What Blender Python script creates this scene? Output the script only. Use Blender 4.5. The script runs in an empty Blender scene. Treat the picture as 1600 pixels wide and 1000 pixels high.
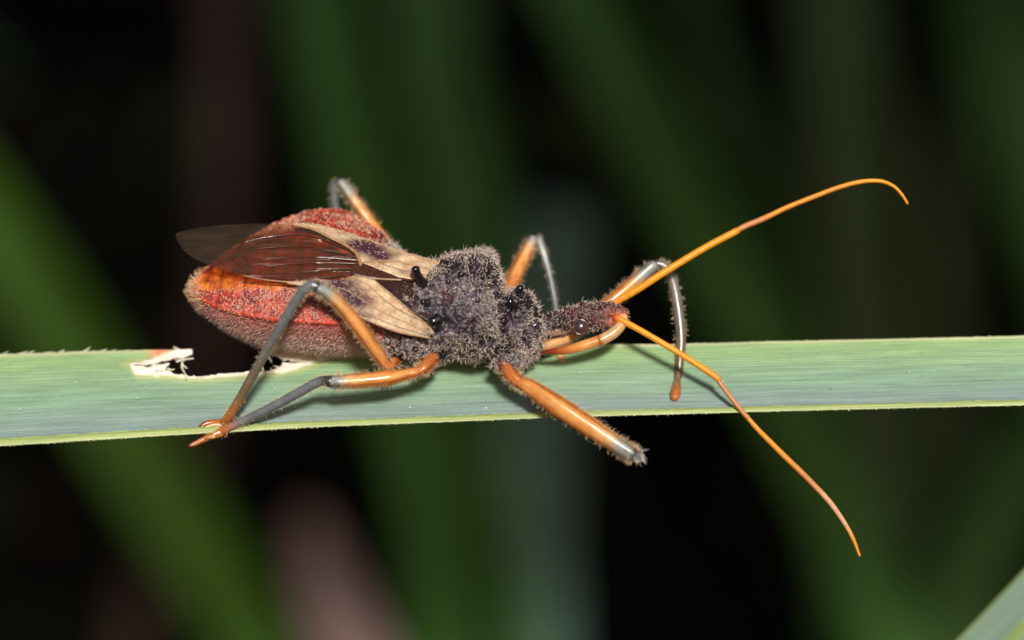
import bpy, bmesh, math, random
import numpy as np
from mathutils import Vector, Matrix, noise as mnoise

random.seed(7)
rng = np.random.default_rng(11)
scene = bpy.context.scene
COL = scene.collection
# 1 unit is about 3.3 mm: the bug is seven units long
scene.unit_settings.system = 'METRIC'
scene.unit_settings.scale_length = 0.0033

# ------------------------------------------------------------------ camera
DIST = 40.0
cam_d = bpy.data.cameras.new('camera')
cam = bpy.data.objects.new('camera', cam_d)
COL.objects.link(cam)
cam.location = (0, -DIST, 0)
cam.rotation_euler = (math.radians(90), 0, 0)
cam_d.sensor_width = 36
cam_d.lens = 90
cam_d.clip_start = 0.5
cam_d.clip_end = 2000
cam_d.dof.use_dof = True
cam_d.dof.focus_distance = DIST - 0.35
cam_d.dof.aperture_fstop = 0.09 / 1.9
scene.camera = cam

# ------------------------------------------------------------------ sky, sun, exposure
SUN_EL = math.radians(20)
SUN_AZ = math.radians(172)         # measured from +Y (away from the camera) towards +X
world = bpy.data.worlds.new('World')
scene.world = world
world.use_nodes = True
wt = world.node_tree
bg = wt.nodes['Background']
sky = wt.nodes.new('ShaderNodeTexSky')
sky.sky_type = 'NISHITA'
sky.sun_disc = False
sky.sun_elevation = SUN_EL
sky.sun_rotation = SUN_AZ
wt.links.new(sky.outputs[0], bg.inputs[0])
bg.inputs[1].default_value = 0.052
sun_d = bpy.data.lights.new('sun', 'SUN')
sun_d.energy = 4.2
sun_d.angle = math.radians(8)
sun_d.color = (1.0, 0.96, 0.90)
sun = bpy.data.objects.new('sun', sun_d)
COL.objects.link(sun)
sdir = Vector((math.sin(SUN_AZ) * math.cos(SUN_EL), math.cos(SUN_AZ) * math.cos(SUN_EL), math.sin(SUN_EL)))
sun.rotation_euler = sdir.to_track_quat('Z', 'Y').to_euler()
sun.location = sdir * 30

scene.view_settings.view_transform = 'Standard'
scene.view_settings.look = 'None'
scene.view_settings.exposure = 0.0
scene.view_settings.gamma = 1.0
scene.view_settings.use_curve_mapping = False
scene.render.engine = 'CYCLES'
scene.cycles.use_denoising = True
scene.cycles.max_bounces = 8
scene.cycles.transparent_max_bounces = 16
scene.cycles.sample_clamp_indirect = 4.0

# ------------------------------------------------------------------ helpers
def lin(r, g, b):
    def f(c):
        c = c / 255.0
        return c / 12.92 if c <= 0.04045 else ((c + 0.055) / 1.055) ** 2.4
    return (f(r), f(g), f(b))

def P(px, py, y=0.0):
    """A point of the place: px, py measured on the 1600 x 1000 frame at depth y."""
    k = (DIST + y) / DIST / 100.0
    return np.array([(px - 800.0) * k, y, (500.0 - py) * k])

def PA(px, py, y):
    k = (DIST + y) / DIST / 100.0
    return np.stack([(px - 800.0) * k, y + 0 * px, (500.0 - py) * k], -1)

def interp(x, tab):
    t = np.array(tab, float)
    return np.interp(x, t[:, 0], t[:, 1])

def catmull(pts, n):
    pts = np.asarray(pts, float)
    m = len(pts)
    if m == 2:
        t = np.linspace(0, 1, n)[:, None]
        return pts[0] * (1 - t) + pts[1] * t
    e = np.vstack([2 * pts[0] - pts[1], pts, 2 * pts[-1] - pts[-2]])
    out = []
    for s in np.linspace(0, m - 1 - 1e-9, n):
        i = int(s); t = s - i
        p0, p1, p2, p3 = e[i], e[i + 1], e[i + 2], e[i + 3]
        out.append(0.5 * (2 * p1 + (p2 - p0) * t + (2 * p0 - 5 * p1 + 4 * p2 - p3) * t * t + (3 * p1 - p0 - 3 * p2 + p3) * t ** 3))
    return np.array(out)

def mesh_obj(name, verts, faces, mat, parent=None, cols=None, smooth=True, uvs=None, kind=None):
    me = bpy.data.meshes.new(name)
    me.from_pydata([tuple(v) for v in np.asarray(verts, float)], [], [tuple(int(i) for i in f) for f in faces])
    if cols is not None:
        set_cols(me, cols)
    if uvs is not None:
        uvl = me.uv_layers.new(name='UVMap')
        li = np.zeros(len(me.loops), dtype=np.int32)
        me.loops.foreach_get('vertex_index', li)
        uvl.data.foreach_set('uv', np.asarray(uvs, np.float32)[li].ravel())
    if smooth:
        me.polygons.foreach_set('use_smooth', np.ones(len(me.polygons), bool))
    me.update()
    me.materials.append(mat)
    return link(name, me, parent, kind)

def link(name, me, parent=None, kind=None):
    o = bpy.data.objects.new(name, me)
    COL.objects.link(o)
    if parent is not None:
        o.parent = parent
        if parent.type == 'EMPTY':
            o.matrix_parent_inverse = Matrix.Translation(parent.location).inverted()
    if kind:
        o['kind'] = kind
    return o

def set_cols(me, cols):
    c = np.ones((len(me.vertices), 4), np.float32)
    c[:, :3] = np.asarray(cols, np.float32)
    a = me.color_attributes.new('col', 'FLOAT_COLOR', 'POINT')
    a.data.foreach_set('color', c.ravel())

def tag(o, label, cat, group=None):
    o['label'] = label
    o['category'] = cat
    if group:
        o['group'] = group

def tube_arrays(path, rad, cols, seg=16, flat=1.0, ridge=0.0, capn=4):
    """Rings along a path with round ends; returns verts, faces, colours."""
    path = np.asarray(path, float); rad = np.asarray(rad, float); cols = np.asarray(cols, float)
    # rounded caps
    def cap(p, d, r, c, rev):
        P_, R_, C_ = [], [], []
        for k in range(1, capn + 1):
            a = k / capn * math.pi / 2
            P_.append(p + d * r * math.sin(a) * 0.8); R_.append(max(r * math.cos(a), 1e-4)); C_.append(c)
        return (P_[::-1], R_[::-1], C_[::-1]) if rev else (P_, R_, C_)
    d0 = path[0] - path[1]; d0 /= np.linalg.norm(d0)
    d1 = path[-1] - path[-2]; d1 /= np.linalg.norm(d1)
    a = cap(path[0], d0, rad[0], cols[0], True); b = cap(path[-1], d1, rad[-1], cols[-1], False)
    path = np.vstack([a[0], path, b[0]]); rad = np.concatenate([a[1], rad, b[1]]); cols = np.vstack([a[2], cols, b[2]])
    n = len(path)
    tan = np.gradient(path, axis=0); tan /= np.linalg.norm(tan, axis=1)[:, None] + 1e-12
    ref = np.array([0, -1.0, 0.2])
    V = np.zeros((n, seg, 3))
    th = np.linspace(0, 2 * math.pi, seg, endpoint=False)
    for i in range(n):
        u = ref - tan[i] * np.dot(ref, tan[i]); u /= np.linalg.norm(u) + 1e-9
        v = np.cross(tan[i], u)
        rr = rad[i] * (1 + ridge * np.cos(4 * th + 0.6))
        V[i] = path[i] + (np.cos(th) * rr)[:, None] * u * flat + (np.sin(th) * rr)[:, None] * v
    F = []
    for i in range(n - 1):
        for j in range(seg):
            k = (j + 1) % seg
            F.append((i * seg + j, i * seg + k, (i + 1) * seg + k, (i + 1) * seg + j))
    F.append(tuple(range(seg))[::-1])
    F.append(tuple((n - 1) * seg + j for j in range(seg)))
    return V.reshape(-1, 3), F, np.repeat(cols, seg, axis=0)

def tube(name, ctrl, mat, parent, n=48, seg=16, flat=1.0, ridge=0.0, wob=0.0, stripe=0.0):
    """ctrl rows: px, py, y, radius in frame px, colour."""
    pts = np.array([P(c[0], c[1], c[2]) for c in ctrl])
    dat = np.array([[c[3] / 100.0, *c[4]] for c in ctrl], float)
    path = catmull(pts, n)
    s = np.linspace(0, len(ctrl) - 1, n)
    D = np.stack([np.interp(s, np.arange(len(ctrl)), dat[:, k]) for k in range(4)], -1)
    r = D[:, 0]
    if wob:
        r = r * (1 + wob * np.array([mnoise.noise(Vector((t * 0.9, ctrl[0][0], ctrl[0][1]))) for t in np.linspace(0, 12, n)]))
    V, F, Cc = tube_arrays(path, r, D[:, 1:], seg, flat, ridge)
    if stripe:
        j = np.tile(np.arange(seg), len(V) // seg) / seg * 2 * math.pi
        i = np.repeat(np.arange(len(V) // seg), seg)
        nz = np.array([mnoise.noise(Vector((a * .12, b * 2.2, ctrl[0][0]))) + .6 * mnoise.noise(Vector((a * .3, b * 5.0, ctrl[0][1]))) for a, b in zip(i, j)])
        k = np.clip(np.exp(-((j - 1.1) / .3) ** 2) + np.exp(-((j - 5.4) / .35) ** 2) + .9 * np.maximum(nz, 0), 0, 1)[:, None] * stripe
        Cc = Cc * (1 - k) + Cc * np.array([.5, .3, .18]) * k
    o = mesh_obj(name, V, F, mat, parent, Cc)
    return o, path, r

def hair_mesh(name, base, dirs, length, rad, cols, mat, parent, bend=None, steps=3):
    """Thin tapering three-sided bristles, all in one mesh."""
    base = np.asarray(base, float); n = len(base)
    dirs = np.asarray(dirs, float); dirs = dirs / (np.linalg.norm(dirs, axis=1)[:, None] + 1e-9)
    length = np.broadcast_to(np.asarray(length, float), (n,)); rad = np.broadcast_to(np.asarray(rad, float), (n,))
    rnd = rng.normal(size=(n, 3))
    u = np.cross(dirs, rnd); u /= np.linalg.norm(u, axis=1)[:, None] + 1e-9
    v = np.cross(dirs, u)
    if bend is None:
        bend = u * 0.35
    V = np.zeros((n, steps * 3 + 1, 3))
    for k in range(steps):
        t = k / steps
        c = base + dirs * (length * t)[:, None] + bend * (length * t * t)[:, None]
        r = rad * (1 - 0.75 * t)
        for j in range(3):
            a = 2 * math.pi * j / 3
            V[:, k * 3 + j] = c + u * (r * math.cos(a))[:, None] + v * (r * math.sin(a))[:, None]
    V[:, -1] = base + dirs * length[:, None] + bend * length[:, None]
    loc = []
    for k in range(steps - 1):
        for j in range(3):
            j2 = (j + 1) % 3
            loc.append((k * 3 + j, k * 3 + j2, (k + 1) * 3 + j2)); loc.append((k * 3 + j, (k + 1) * 3 + j2, (k + 1) * 3 + j))
    for j in range(3):
        loc.append(((steps - 1) * 3 + j, (steps - 1) * 3 + (j + 1) % 3, steps * 3))
    loc = np.array(loc); m = steps * 3 + 1
    F = (loc[None] + (np.arange(n) * m)[:, None, None]).reshape(-1, 3)
    me = bpy.data.meshes.new(name)
    me.vertices.add(n * m); me.vertices.foreach_set('co', V.reshape(-1).astype(np.float32))
    me.loops.add(F.size); me.loops.foreach_set('vertex_index', F.reshape(-1).astype(np.int32))
    me.polygons.add(len(F)); me.polygons.foreach_set('loop_start', np.arange(0, F.size, 3, dtype=np.int32))
    me.update(calc_edges=True)
    set_cols(me, np.repeat(np.broadcast_to(np.asarray(cols, float), (n, 3)), m, axis=0))
    me.polygons.foreach_set('use_smooth', np.ones(len(F), bool))
    me.materials.append(mat)
    return link(name, me, parent, 'stuff')

# ------------------------------------------------------------------ materials
def principled(name):
    m = bpy.data.materials.new(name); m.use_nodes = True
    nt = m.node_tree
    return m, nt, nt.nodes['Principled BSDF']

def attr_mat(name, rough=0.4, spec=0.5, coat=0.0, sss=0.0, var=0.3, vscale=14.0, stretch=(1, 1, 1), bump=0.0, bscale=40.0, rvar=0.0, sssr=0.06):
    m, nt, b = principled(name)
    at = nt.nodes.new('ShaderNodeAttribute'); at.attribute_name = 'col'
    tc = nt.nodes.new('ShaderNodeTexCoord')
    mp = nt.nodes.new('ShaderNodeMapping'); mp.inputs['Scale'].default_value = stretch
    nt.links.new(tc.outputs['Object'], mp.inputs[0])
    no = nt.nodes.new('ShaderNodeTexNoise'); no.inputs['Scale'].default_value = vscale; no.inputs['Detail'].default_value = 6
    nt.links.new(mp.outputs[0], no.inputs[0])
    mr = nt.nodes.new('ShaderNodeMapRange')
    mr.inputs[1].default_value = 0.3; mr.inputs[2].default_value = 0.7
    mr.inputs[3].default_value = 1 - var; mr.inputs[4].default_value = 1 + var
    nt.links.new(no.outputs[0], mr.inputs[0])
    mx = nt.nodes.new('ShaderNodeMix'); mx.data_type = 'RGBA'; mx.blend_type = 'MULTIPLY'; mx.inputs[0].default_value = 1
    nt.links.new(at.outputs['Color'], mx.inputs[6]); nt.links.new(mr.outputs[0], mx.inputs[7])
    nt.links.new(mx.outputs[2], b.inputs['Base Color'])
    b.inputs['Roughness'].default_value = rough
    b.inputs['Specular IOR Level'].default_value = spec
    b.inputs['Coat Weight'].default_value = coat
    b.inputs['Coat Roughness'].default_value = 0.15
    if sss:
        b.inputs['Subsurface Weight'].default_value = sss
        b.inputs['Subsurface Radius'].default_value = (1.0, 0.5, 0.25)
        b.inputs['Subsurface Scale'].default_value = sssr
    if rvar:
        r2 = nt.nodes.new('ShaderNodeMapRange')
        r2.inputs[1].default_value = 0.3; r2.inputs[2].default_value = 0.7
        r2.inputs[3].default_value = max(rough - rvar, 0.05); r2.inputs[4].default_value = rough + rvar
        nt.links.new(no.outputs[0], r2.inputs[0]); nt.links.new(r2.outputs[0], b.inputs['Roughness'])
    if bump:
        n2 = nt.nodes.new('ShaderNodeTexNoise'); n2.inputs['Scale'].default_value = bscale; n2.inputs['Detail'].default_value = 4
        nt.links.new(mp.outputs[0], n2.inputs[0])
        bp = nt.nodes.new('ShaderNodeBump'); bp.inputs['Strength'].default_value = bump; bp.inputs['Distance'].default_value = 0.03
        nt.links.new(n2.outputs[0], bp.inputs['Height']); nt.links.new(bp.outputs[0], b.inputs['Normal'])
    return m

M_BODY = attr_mat('cuticle', 0.36, 0.55, 0.0, 0.0, 0.45, 9, bump=0.8, bscale=26, rvar=0.15)
M_LEG = attr_mat('leg_cuticle', 0.27, 0.55, 0.2, 0.25, 0.13, 6, bump=0.07, bscale=45, rvar=0.1)
M_ANT = attr_mat('antenna_cuticle', 0.4, 0.4, 0.0, 0.2, 0.15, 12, bump=0.1, bscale=60)
M_WING = attr_mat('corium', 0.3, 0.5, 0.0, 0.0, 0.26, 16, bump=0.22, bscale=40, rvar=0.12)
M_BLACK = attr_mat('black_tubercle', 0.16, 0.6, 0.3, 0.0, 0.2, 20)
M_EYE = attr_mat('compound_eye', 0.14, 0.9, 0.6, 0.0, 0.45, 45, bump=0.12, bscale=60)
M_HAIR = attr_mat('bristle', 0.3, 0.6, 0.0, 0.0, 0.1, 3)
M_PAPER = attr_mat('dry_fibre', 0.7, 0.3, 0.0, 0.0, 0.2, 12)

def membrane_mat():
    m, nt, b = principled('wing_membrane')
    out = nt.nodes['Material Output']
    tr = nt.nodes.new('ShaderNodeBsdfTransparent'); tr.inputs[0].default_value = (0.76, 0.56, 0.40, 1)
    b.inputs['Base Color'].default_value = (0.12, 0.085, 0.06, 1)
    b.inputs['Roughness'].default_value = 0.15
    b.inputs['Specular IOR Level'].default_value = 0.5
    tc = nt.nodes.new('ShaderNodeTexCoord')
    mp = nt.nodes.new('ShaderNodeMapping'); mp.inputs['Scale'].default_value = (1.2, 6, 6)
    nt.links.new(tc.outputs['Object'], mp.inputs[0])
    no = nt.nodes.new('ShaderNodeTexNoise'); no.inputs['Scale'].default_value = 2.2; no.inputs['Detail'].default_value = 5
    nt.links.new(mp.outputs[0], no.inputs[0])
    bp = nt.nodes.new('ShaderNodeBump'); bp.inputs['Strength'].default_value = 0.25; bp.inputs['Distance'].default_value = 0.05
    nt.links.new(no.outputs[0], bp.inputs['Height']); nt.links.new(bp.outputs[0], b.inputs['Normal'])
    mr = nt.nodes.new('ShaderNodeMapRange'); mr.inputs[1].default_value = 0.3; mr.inputs[2].default_value = 0.7
    mr.inputs[3].default_value = 0.15; mr.inputs[4].default_value = 0.30
    nt.links.new(no.outputs[0], mr.inputs[0])
    mix = nt.nodes.new('ShaderNodeMixShader')
    nt.links.new(mr.outputs[0], mix.inputs[0]); nt.links.new(tr.outputs[0], mix.inputs[1]); nt.links.new(b.outputs[0], mix.inputs[2])
    nt.links.new(mix.outputs[0], out.inputs[0])
    return m
M_MEMB = membrane_mat()

def blade_mat(name, rough=0.5, streak=0.35, vs=55.0, us=1.2, trans=0.0, bumps=0.4):
    """Grass blade: colour attribute with fine lengthwise streaks (UV: u along, v across)."""
    m, nt, b = principled(name)
    at = nt.nodes.new('ShaderNodeAttribute'); at.attribute_name = 'col'
    uv = nt.nodes.new('ShaderNodeUVMap'); uv.uv_map = 'UVMap'
    def nz(su, sv, det):
        mp = nt.nodes.new('ShaderNodeMapping'); mp.inputs['Scale'].default_value = (su, sv, 1)
        nt.links.new(uv.outputs[0], mp.inputs[0])
        no = nt.nodes.new('ShaderNodeTexNoise'); no.inputs['Scale'].default_value = 1; no.inputs['Detail'].default_value = det
        no.inputs['Roughness'].default_value = 0.65
        nt.links.new(mp.outputs[0], no.inputs[0]); return no
    a = nz(us, vs, 5); c = nz(us * 0.8, vs * 0.14, 4); d = nz(us * 14, vs * 0.9, 3)
    def rng_(n, lo, hi, f0=0.3, f1=0.7):
        mr = nt.nodes.new('ShaderNodeMapRange'); mr.inputs[1].default_value = f0; mr.inputs[2].default_value = f1
        mr.inputs[3].default_value = lo; mr.inputs[4].default_value = hi
        nt.links.new(n.outputs[0], mr.inputs[0]); return mr
    def mul(x, y):
        mx = nt.nodes.new('ShaderNodeMix'); mx.data_type = 'RGBA'; mx.blend_type = 'MULTIPLY'; mx.inputs[0].default_value = 1
        nt.links.new(x, mx.inputs[6]); nt.links.new(y, mx.inputs[7]); return mx.outputs[2]
    col = mul(mul(mul(at.outputs['Color'], rng_(a, 1 - streak, 1 + streak).outputs[0]), rng_(c, 0.82, 1.18).outputs[0]), rng_(d, 0.9, 1.1).outputs[0])
    nt.links.new(col, b.inputs['Base Color'])
    b.inputs['Roughness'].default_value = rough
    b.inputs['Specular IOR Level'].default_value = 0.35
    bp = nt.nodes.new('ShaderNodeBump'); bp.inputs['Strength'].default_value = bumps; bp.inputs['Distance'].default_value = 0.02
    nt.links.new(a.outputs[0], bp.inputs['Height']); nt.links.new(bp.outputs[0], b.inputs['Normal'])
    if trans:
        out = nt.nodes['Material Output']
        tl = nt.nodes.new('ShaderNodeBsdfTranslucent'); nt.links.new(col, tl.inputs[0])
        mix = nt.nodes.new('ShaderNodeMixShader'); mix.inputs[0].default_value = trans
        nt.links.new(b.outputs[0], mix.inputs[1]); nt.links.new(tl.outputs[0], mix.inputs[2]); nt.links.new(mix.outputs[0], out.inputs[0])
    return m
M_BLADE = blade_mat('glaucous_blade', 0.46, 0.27, 84, .9, 0.0, 0.5)
M_BGBLADE = blade_mat('far_blade', 0.55, 0.15, 20, 1.0, 0.15, 0.2)

def soil_mat():
    m, nt, b = principled('dark_soil')
    tc = nt.nodes.new('ShaderNodeTexCoord')
    no = nt.nodes.new('ShaderNodeTexNoise'); no.inputs['Scale'].default_value = 0.15; no.inputs['Detail'].default_value = 8
    nt.links.new(tc.outputs['Object'], no.inputs[0])
    cr = nt.nodes.new('ShaderNodeValToRGB')
    cr.color_ramp.elements[0].color = (0.010, 0.007, 0.006, 1); cr.color_ramp.elements[0].position = 0.35
    cr.color_ramp.elements[1].color = (0.030, 0.020, 0.014, 1); cr.color_ramp.elements[1].position = 0.7
    nt.links.new(no.outputs[0], cr.inputs[0]); nt.links.new(cr.outputs[0], b.inputs['Base Color'])
    b.inputs['Roughness'].default_value = 0.95; b.inputs['Specular IOR Level'].default_value = 0.1
    bp = nt.nodes.new('ShaderNodeBump'); bp.inputs['Strength'].default_value = 0.6; bp.inputs['Distance'].default_value = 1.0
    nt.links.new(no.outputs[0], bp.inputs['Height']); nt.links.new(bp.outputs[0], b.inputs['Normal'])
    return m
M_SOIL = soil_mat()
M_THICK = attr_mat('thicket_leaf', 0.85, 0.08, 0, 0, 0.3, 0.4)

# ------------------------------------------------------------------ the ground and the dark thicket
def build_ground():
    xs = np.linspace(-420, 420, 43)
    prof = [(-300, -30), (-120, -29), (0, -28), (80, -28), (140, -27), (165, -22), (180, -5), (195, 20), (220, 45), (260, 60), (400, 66), (900, 70)]
    V, F = [], []
    for (y, z) in prof:
        for x in xs:
            V.append((x, y + 3 * mnoise.noise(Vector((x * .05, z * .05, 1))), z + 1.6 * mnoise.noise(Vector((x * .06, y * .06, 4)))))
    n = len(xs)
    for i in range(len(prof) - 1):
        for j in range(n - 1):
            F.append((i * n + j, i * n + j + 1, (i + 1) * n + j + 1, (i + 1) * n + j))
    o = mesh_obj('ground', V, F, M_SOIL)
    o['kind'] = 'structure'
build_ground()

def leaf_cards(name, centers, normals, size, cols, mat, parent=None):
    """Folded pointed leaves (four triangles each) in one mesh."""
    n = len(centers)
    nr = normals / np.linalg.norm(normals, axis=1)[:, None]
    u = np.cross(nr, rng.normal(size=(n, 3))); u /= np.linalg.norm(u, axis=1)[:, None]
    v = np.cross(nr, u)
    s = size[:, None]
    V = np.stack([centers - u * s, centers + v * s * .38 - u * s * .1 + nr * s * .16, centers - u * s * .05, centers - v * s * .38 - u * s * .1 + nr * s * .16, centers + u * s - nr * s * .2], 1)
    loc = np.array([(0, 2, 1), (0, 3, 2), (1, 2, 4), (2, 3, 4)])
    F = (loc[None] + (np.arange(n) * 5)[:, None, None]).reshape(-1, 3)
    o = mesh_obj(name, V.reshape(-1, 3), F, mat, parent, np.repeat(cols, 5, axis=0), smooth=False)
    o['kind'] = 'stuff'
    return o

def build_thicket():
    C, N, S, K = [], [], [], []
    greens = np.array([lin(44, 58, 34), lin(38, 54, 40), lin(58, 62, 36), lin(60, 44, 38), lin(50, 38, 34)])
    n = 5200                                   # leafy wall standing in front of the bank
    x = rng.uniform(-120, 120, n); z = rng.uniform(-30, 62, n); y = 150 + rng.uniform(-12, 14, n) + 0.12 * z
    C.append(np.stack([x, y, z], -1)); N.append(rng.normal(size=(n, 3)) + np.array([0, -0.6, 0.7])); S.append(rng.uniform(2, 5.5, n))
    n = 8000                                   # roof of boughs added above the view to shade the leafy wall
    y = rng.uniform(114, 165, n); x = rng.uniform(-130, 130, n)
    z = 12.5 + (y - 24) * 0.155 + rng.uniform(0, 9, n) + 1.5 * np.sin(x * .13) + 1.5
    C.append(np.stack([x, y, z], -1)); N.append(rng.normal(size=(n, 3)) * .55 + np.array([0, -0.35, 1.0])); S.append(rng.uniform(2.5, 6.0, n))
    n = 6800                                   # unseen leaf curtain added to shade the far blades, sparser left for sun
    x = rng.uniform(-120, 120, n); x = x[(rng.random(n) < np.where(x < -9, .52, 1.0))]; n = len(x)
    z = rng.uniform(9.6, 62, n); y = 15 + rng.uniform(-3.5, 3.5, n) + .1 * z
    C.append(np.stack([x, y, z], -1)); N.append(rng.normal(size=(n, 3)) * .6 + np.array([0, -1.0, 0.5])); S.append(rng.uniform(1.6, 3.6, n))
    C = np.vstack(C); N = np.vstack(N); S = np.concatenate(S)
    k = rng.choice(5, len(C), p=[.3, .25, .15, .18, .12])
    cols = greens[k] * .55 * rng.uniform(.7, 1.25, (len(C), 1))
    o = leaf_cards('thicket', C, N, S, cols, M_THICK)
    tag(o, 'dark shaded leafy thicket far behind the bug and the blades, plus unseen boughs added to shade the background', 'thicket')
build_thicket()

# ------------------------------------------------------------------ grass blades behind, out of focus
def ribbon(name, ctrl, width_px, y, mat, col, label, group, edge=None, fold=0.18, twist=0.0, n=40, m=9, taper=(1, 1), tilt=0.0, cat='grass blade', rib=None, yslope=0.0):
    """A long arching blade. ctrl: frame points of its midline at depth y."""
    pts = np.array([P(a[0], a[1], y + yslope * i) for i, a in enumerate(ctrl)])
    path = catmull(pts, n)
    k = (DIST + y) / DIST / 100.0
    tan = np.gradient(path, axis=0); tan /= np.linalg.norm(tan, axis=1)[:, None]
    V, U, Cc = [], [], []
    w = np.interp(np.linspace(0, 1, n), np.linspace(0, 1, len(taper)), taper) * width_px * k / 2
    L = np.concatenate([[0], np.cumsum(np.linalg.norm(np.diff(path, axis=0), axis=1))])
    for top in (0, 1):
        for i in range(n):
            side = np.cross(tan[i], np.array([0, 1.0, 0])); side /= np.linalg.norm(side)
            nor = np.cross(side, tan[i])
            if nor[1] > 0: nor = -nor
            a = tilt + twist * (i / n)
            s2 = side * math.cos(a) + nor * math.sin(a); n2 = nor * math.cos(a) - side * math.sin(a)
            for j in range(m):
                t = -1 + 2 * j / (m - 1)
                p = path[i] + s2 * w[i] * t + n2 * w[i] * (fold * abs(t)) - n2 * (0.02 * w[i] if top else 0)
                V.append(p); U.append((L[i] / (width_px * k), j / (m - 1)))
                c = np.array(col)
                if edge is not None and (j == 0 or j == m - 1): c = np.array(edge)
                if rib is not None and abs(j - m // 2) <= (1 if m > 20 else 0): c = np.array(rib)
                Cc.append(c)
    F = []
    o2 = n * m
    for i in range(n - 1):
        for j in range(m - 1):
            a, b, c, d = i * m + j, i * m + j + 1, (i + 1) * m + j + 1, (i + 1) * m + j
            F.append((a, b, c, d)); F.append((o2 + d, o2 + c, o2 + b, o2 + a))
    for i in range(n - 1):
        a, b = i * m, (i + 1) * m
        F.append((a, b, o2 + b, o2 + a)); a += m - 1; b += m - 1
        F.append((b, a, o2 + a, o2 + b))
    for j in range(m - 1):
        F.append((j + 1, j, o2 + j, o2 + j + 1)); a = (n - 1) * m + j
        F.append((a, a + 1, o2 + a + 1, o2 + a))
    o = mesh_obj(name, V, F, mat, None, Cc, uvs=U)
    tag(o, label, cat, group)
    return o

G = 'blurred grass blades in the dark background'
def bgb(*a, **k):
    return ribbon('grass_leaf', *a, M_BGBLADE, **k)
GREEN = np.array(lin(80, 126, 8)); DEEP = np.array(lin(68, 118, 36)); TEAL = np.array(lin(96, 126, 114)); OLIVE = np.array(lin(88, 112, 62)); PINK = np.array(lin(160, 130, 126))
bgs = [
    ([(-330, -60), (-140, 190), (-10, 370), (120, 560), (260, 780), (400, 1000), (560, 1240)], 112, 66, GREEN, 'bright green out of focus blade slanting down past the torn leaf edge', 0),
    ([(470, -260), (505, 0), (545, 180), (590, 380), (650, 640), (690, 820), (720, 1250)], 118, 82, DEEP * 1.15, 'dim green upright blurred blade rising behind the abdomen and raised hind knee', 0),
    ([(660, -260), (690, 0), (735, 220), (770, 420), (800, 700), (830, 1250)], 80, 95, DEEP * .8, 'faint dark green blurred blade standing behind the thorax', 0),
    ([(820, -200), (905, 0), (985, 150), (1075, 340), (1175, 530), (1290, 760), (1390, 1000), (1480, 1240)], 92, 76, DEEP, 'dim green blurred blade slanting behind the upper antenna', 0),
    ([(1300, -260), (1310, 0), (1325, 200), (1345, 420), (1385, 640), (1420, 900), (1440, 1250)], 130, 90, OLIVE, 'wide grey green blurred blade standing behind the curled antenna tip', 0),
    ([(1500, -260), (1560, 0), (1600, 170), (1660, 340), (1760, 700), (1850, 1250)], 150, 80, DEEP * .9, 'deep green blurred blade standing beyond the end of the antenna curl', 0),
    ([(880, 330), (870, 420), (850, 560), (838, 700), (836, 850), (840, 1000), (850, 1280)], 105, 72, TEAL, 'grey teal blurred blade rising below the front leg', 0),
    ([(1760, 470), (1660, 640), (1570, 790), (1500, 920), (1420, 1080), (1330, 1280)], 105, 78, DEEP * .7, 'dark green blurred blade leaning behind the crisp corner blade', 0),
    ([(585, -220), (640, 100), (690, 330), (745, 620), (800, 900), (850, 1250)], 46, 70, DEEP * .9, 'narrow dim green blurred blade crossing behind the thorax', 0),
    ([(1010, -220), (1100, 60), (1180, 300), (1255, 560), (1300, 820), (1330, 1250)], 50, 92, DEEP * .7, 'narrow faint green blurred blade between two wider ones, behind the upper antenna', 0),
    ([(1520, -220), (1490, 100), (1470, 350), (1490, 620), (1530, 900), (1560, 1250)], 60, 84, OLIVE * .7, 'narrow faint grey green blurred blade past the antenna curl', 0),
    ([(120, 1280), (210, 1000), (290, 760), (330, 560), (350, 300), (350, -220)], 60, 100, np.array(lin(84, 58, 52)), 'faint reddish brown dry blurred stem behind the wing tip', 0),
]
for ctrl, wd, y, c, lab, _ in bgs:
    bgb(ctrl, wd, y + (34 if y == 66 else 16), col=c, label=lab, group=G, taper=(1, 1))
ribbon('dry_leaf', [(478, 800), (494, 860), (514, 930), (552, 1015), (605, 1110), (680, 1260)], 100, 88, M_BGBLADE, PINK, 'pinkish brown dry blurred leaf tip below the bug', None, taper=(.25, .75, .95, 1, 1), cat='dry leaf')

# crisp blade in the lower corner
cb = ribbon('grass_leaf', [(1390, 1205), (1500, 1085), (1605, 975), (1705, 868), (1810, 745), (1930, 600)], 125, 2.6, M_BLADE, lin(108, 132, 112),
            'sharp grey green grass blade with pale midrib and yellowish rim, crossing the corner', None, edge=lin(120, 132, 56), fold=0.10, rib=lin(116, 140, 60), m=25, n=60)

# ------------------------------------------------------------------ the leaf the bug stands on
A = math.radians(52); SA, CA = math.sin(A), math.cos(A)
TOPE = [(-200, 566), (0, 561), (120, 557), (260, 554), (420, 554), (560, 556), (700, 551), (880, 546), (1050, 545), (1200, 541), (1400, 537), (1600, 532), (1800, 528)]
BOTE = [(-200, 719), (0, 705), (160, 695), (300, 686), (500, 675), (700, 667), (880, 660), (1050, 655), (1200, 651), (1400, 646), (1600, 641), (1800, 637)]
def leaf_mid(px):
    return 0.5 * (interp(px, TOPE) + interp(px, BOTE))
def leaf_y(px, py):
    return 0.0078 * (leaf_mid(px) - py) + 0.12

def inside(poly, X, Y):
    r = np.zeros(X.shape, bool)
    q = poly[-1]
    for p in poly:
        c = ((p[1] > Y) != (q[1] > Y)) & (X < (q[0] - p[0]) * (Y - p[1]) / (q[1] - p[1] + 1e-9) + p[0])
        r ^= c; q = p
    return r

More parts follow.
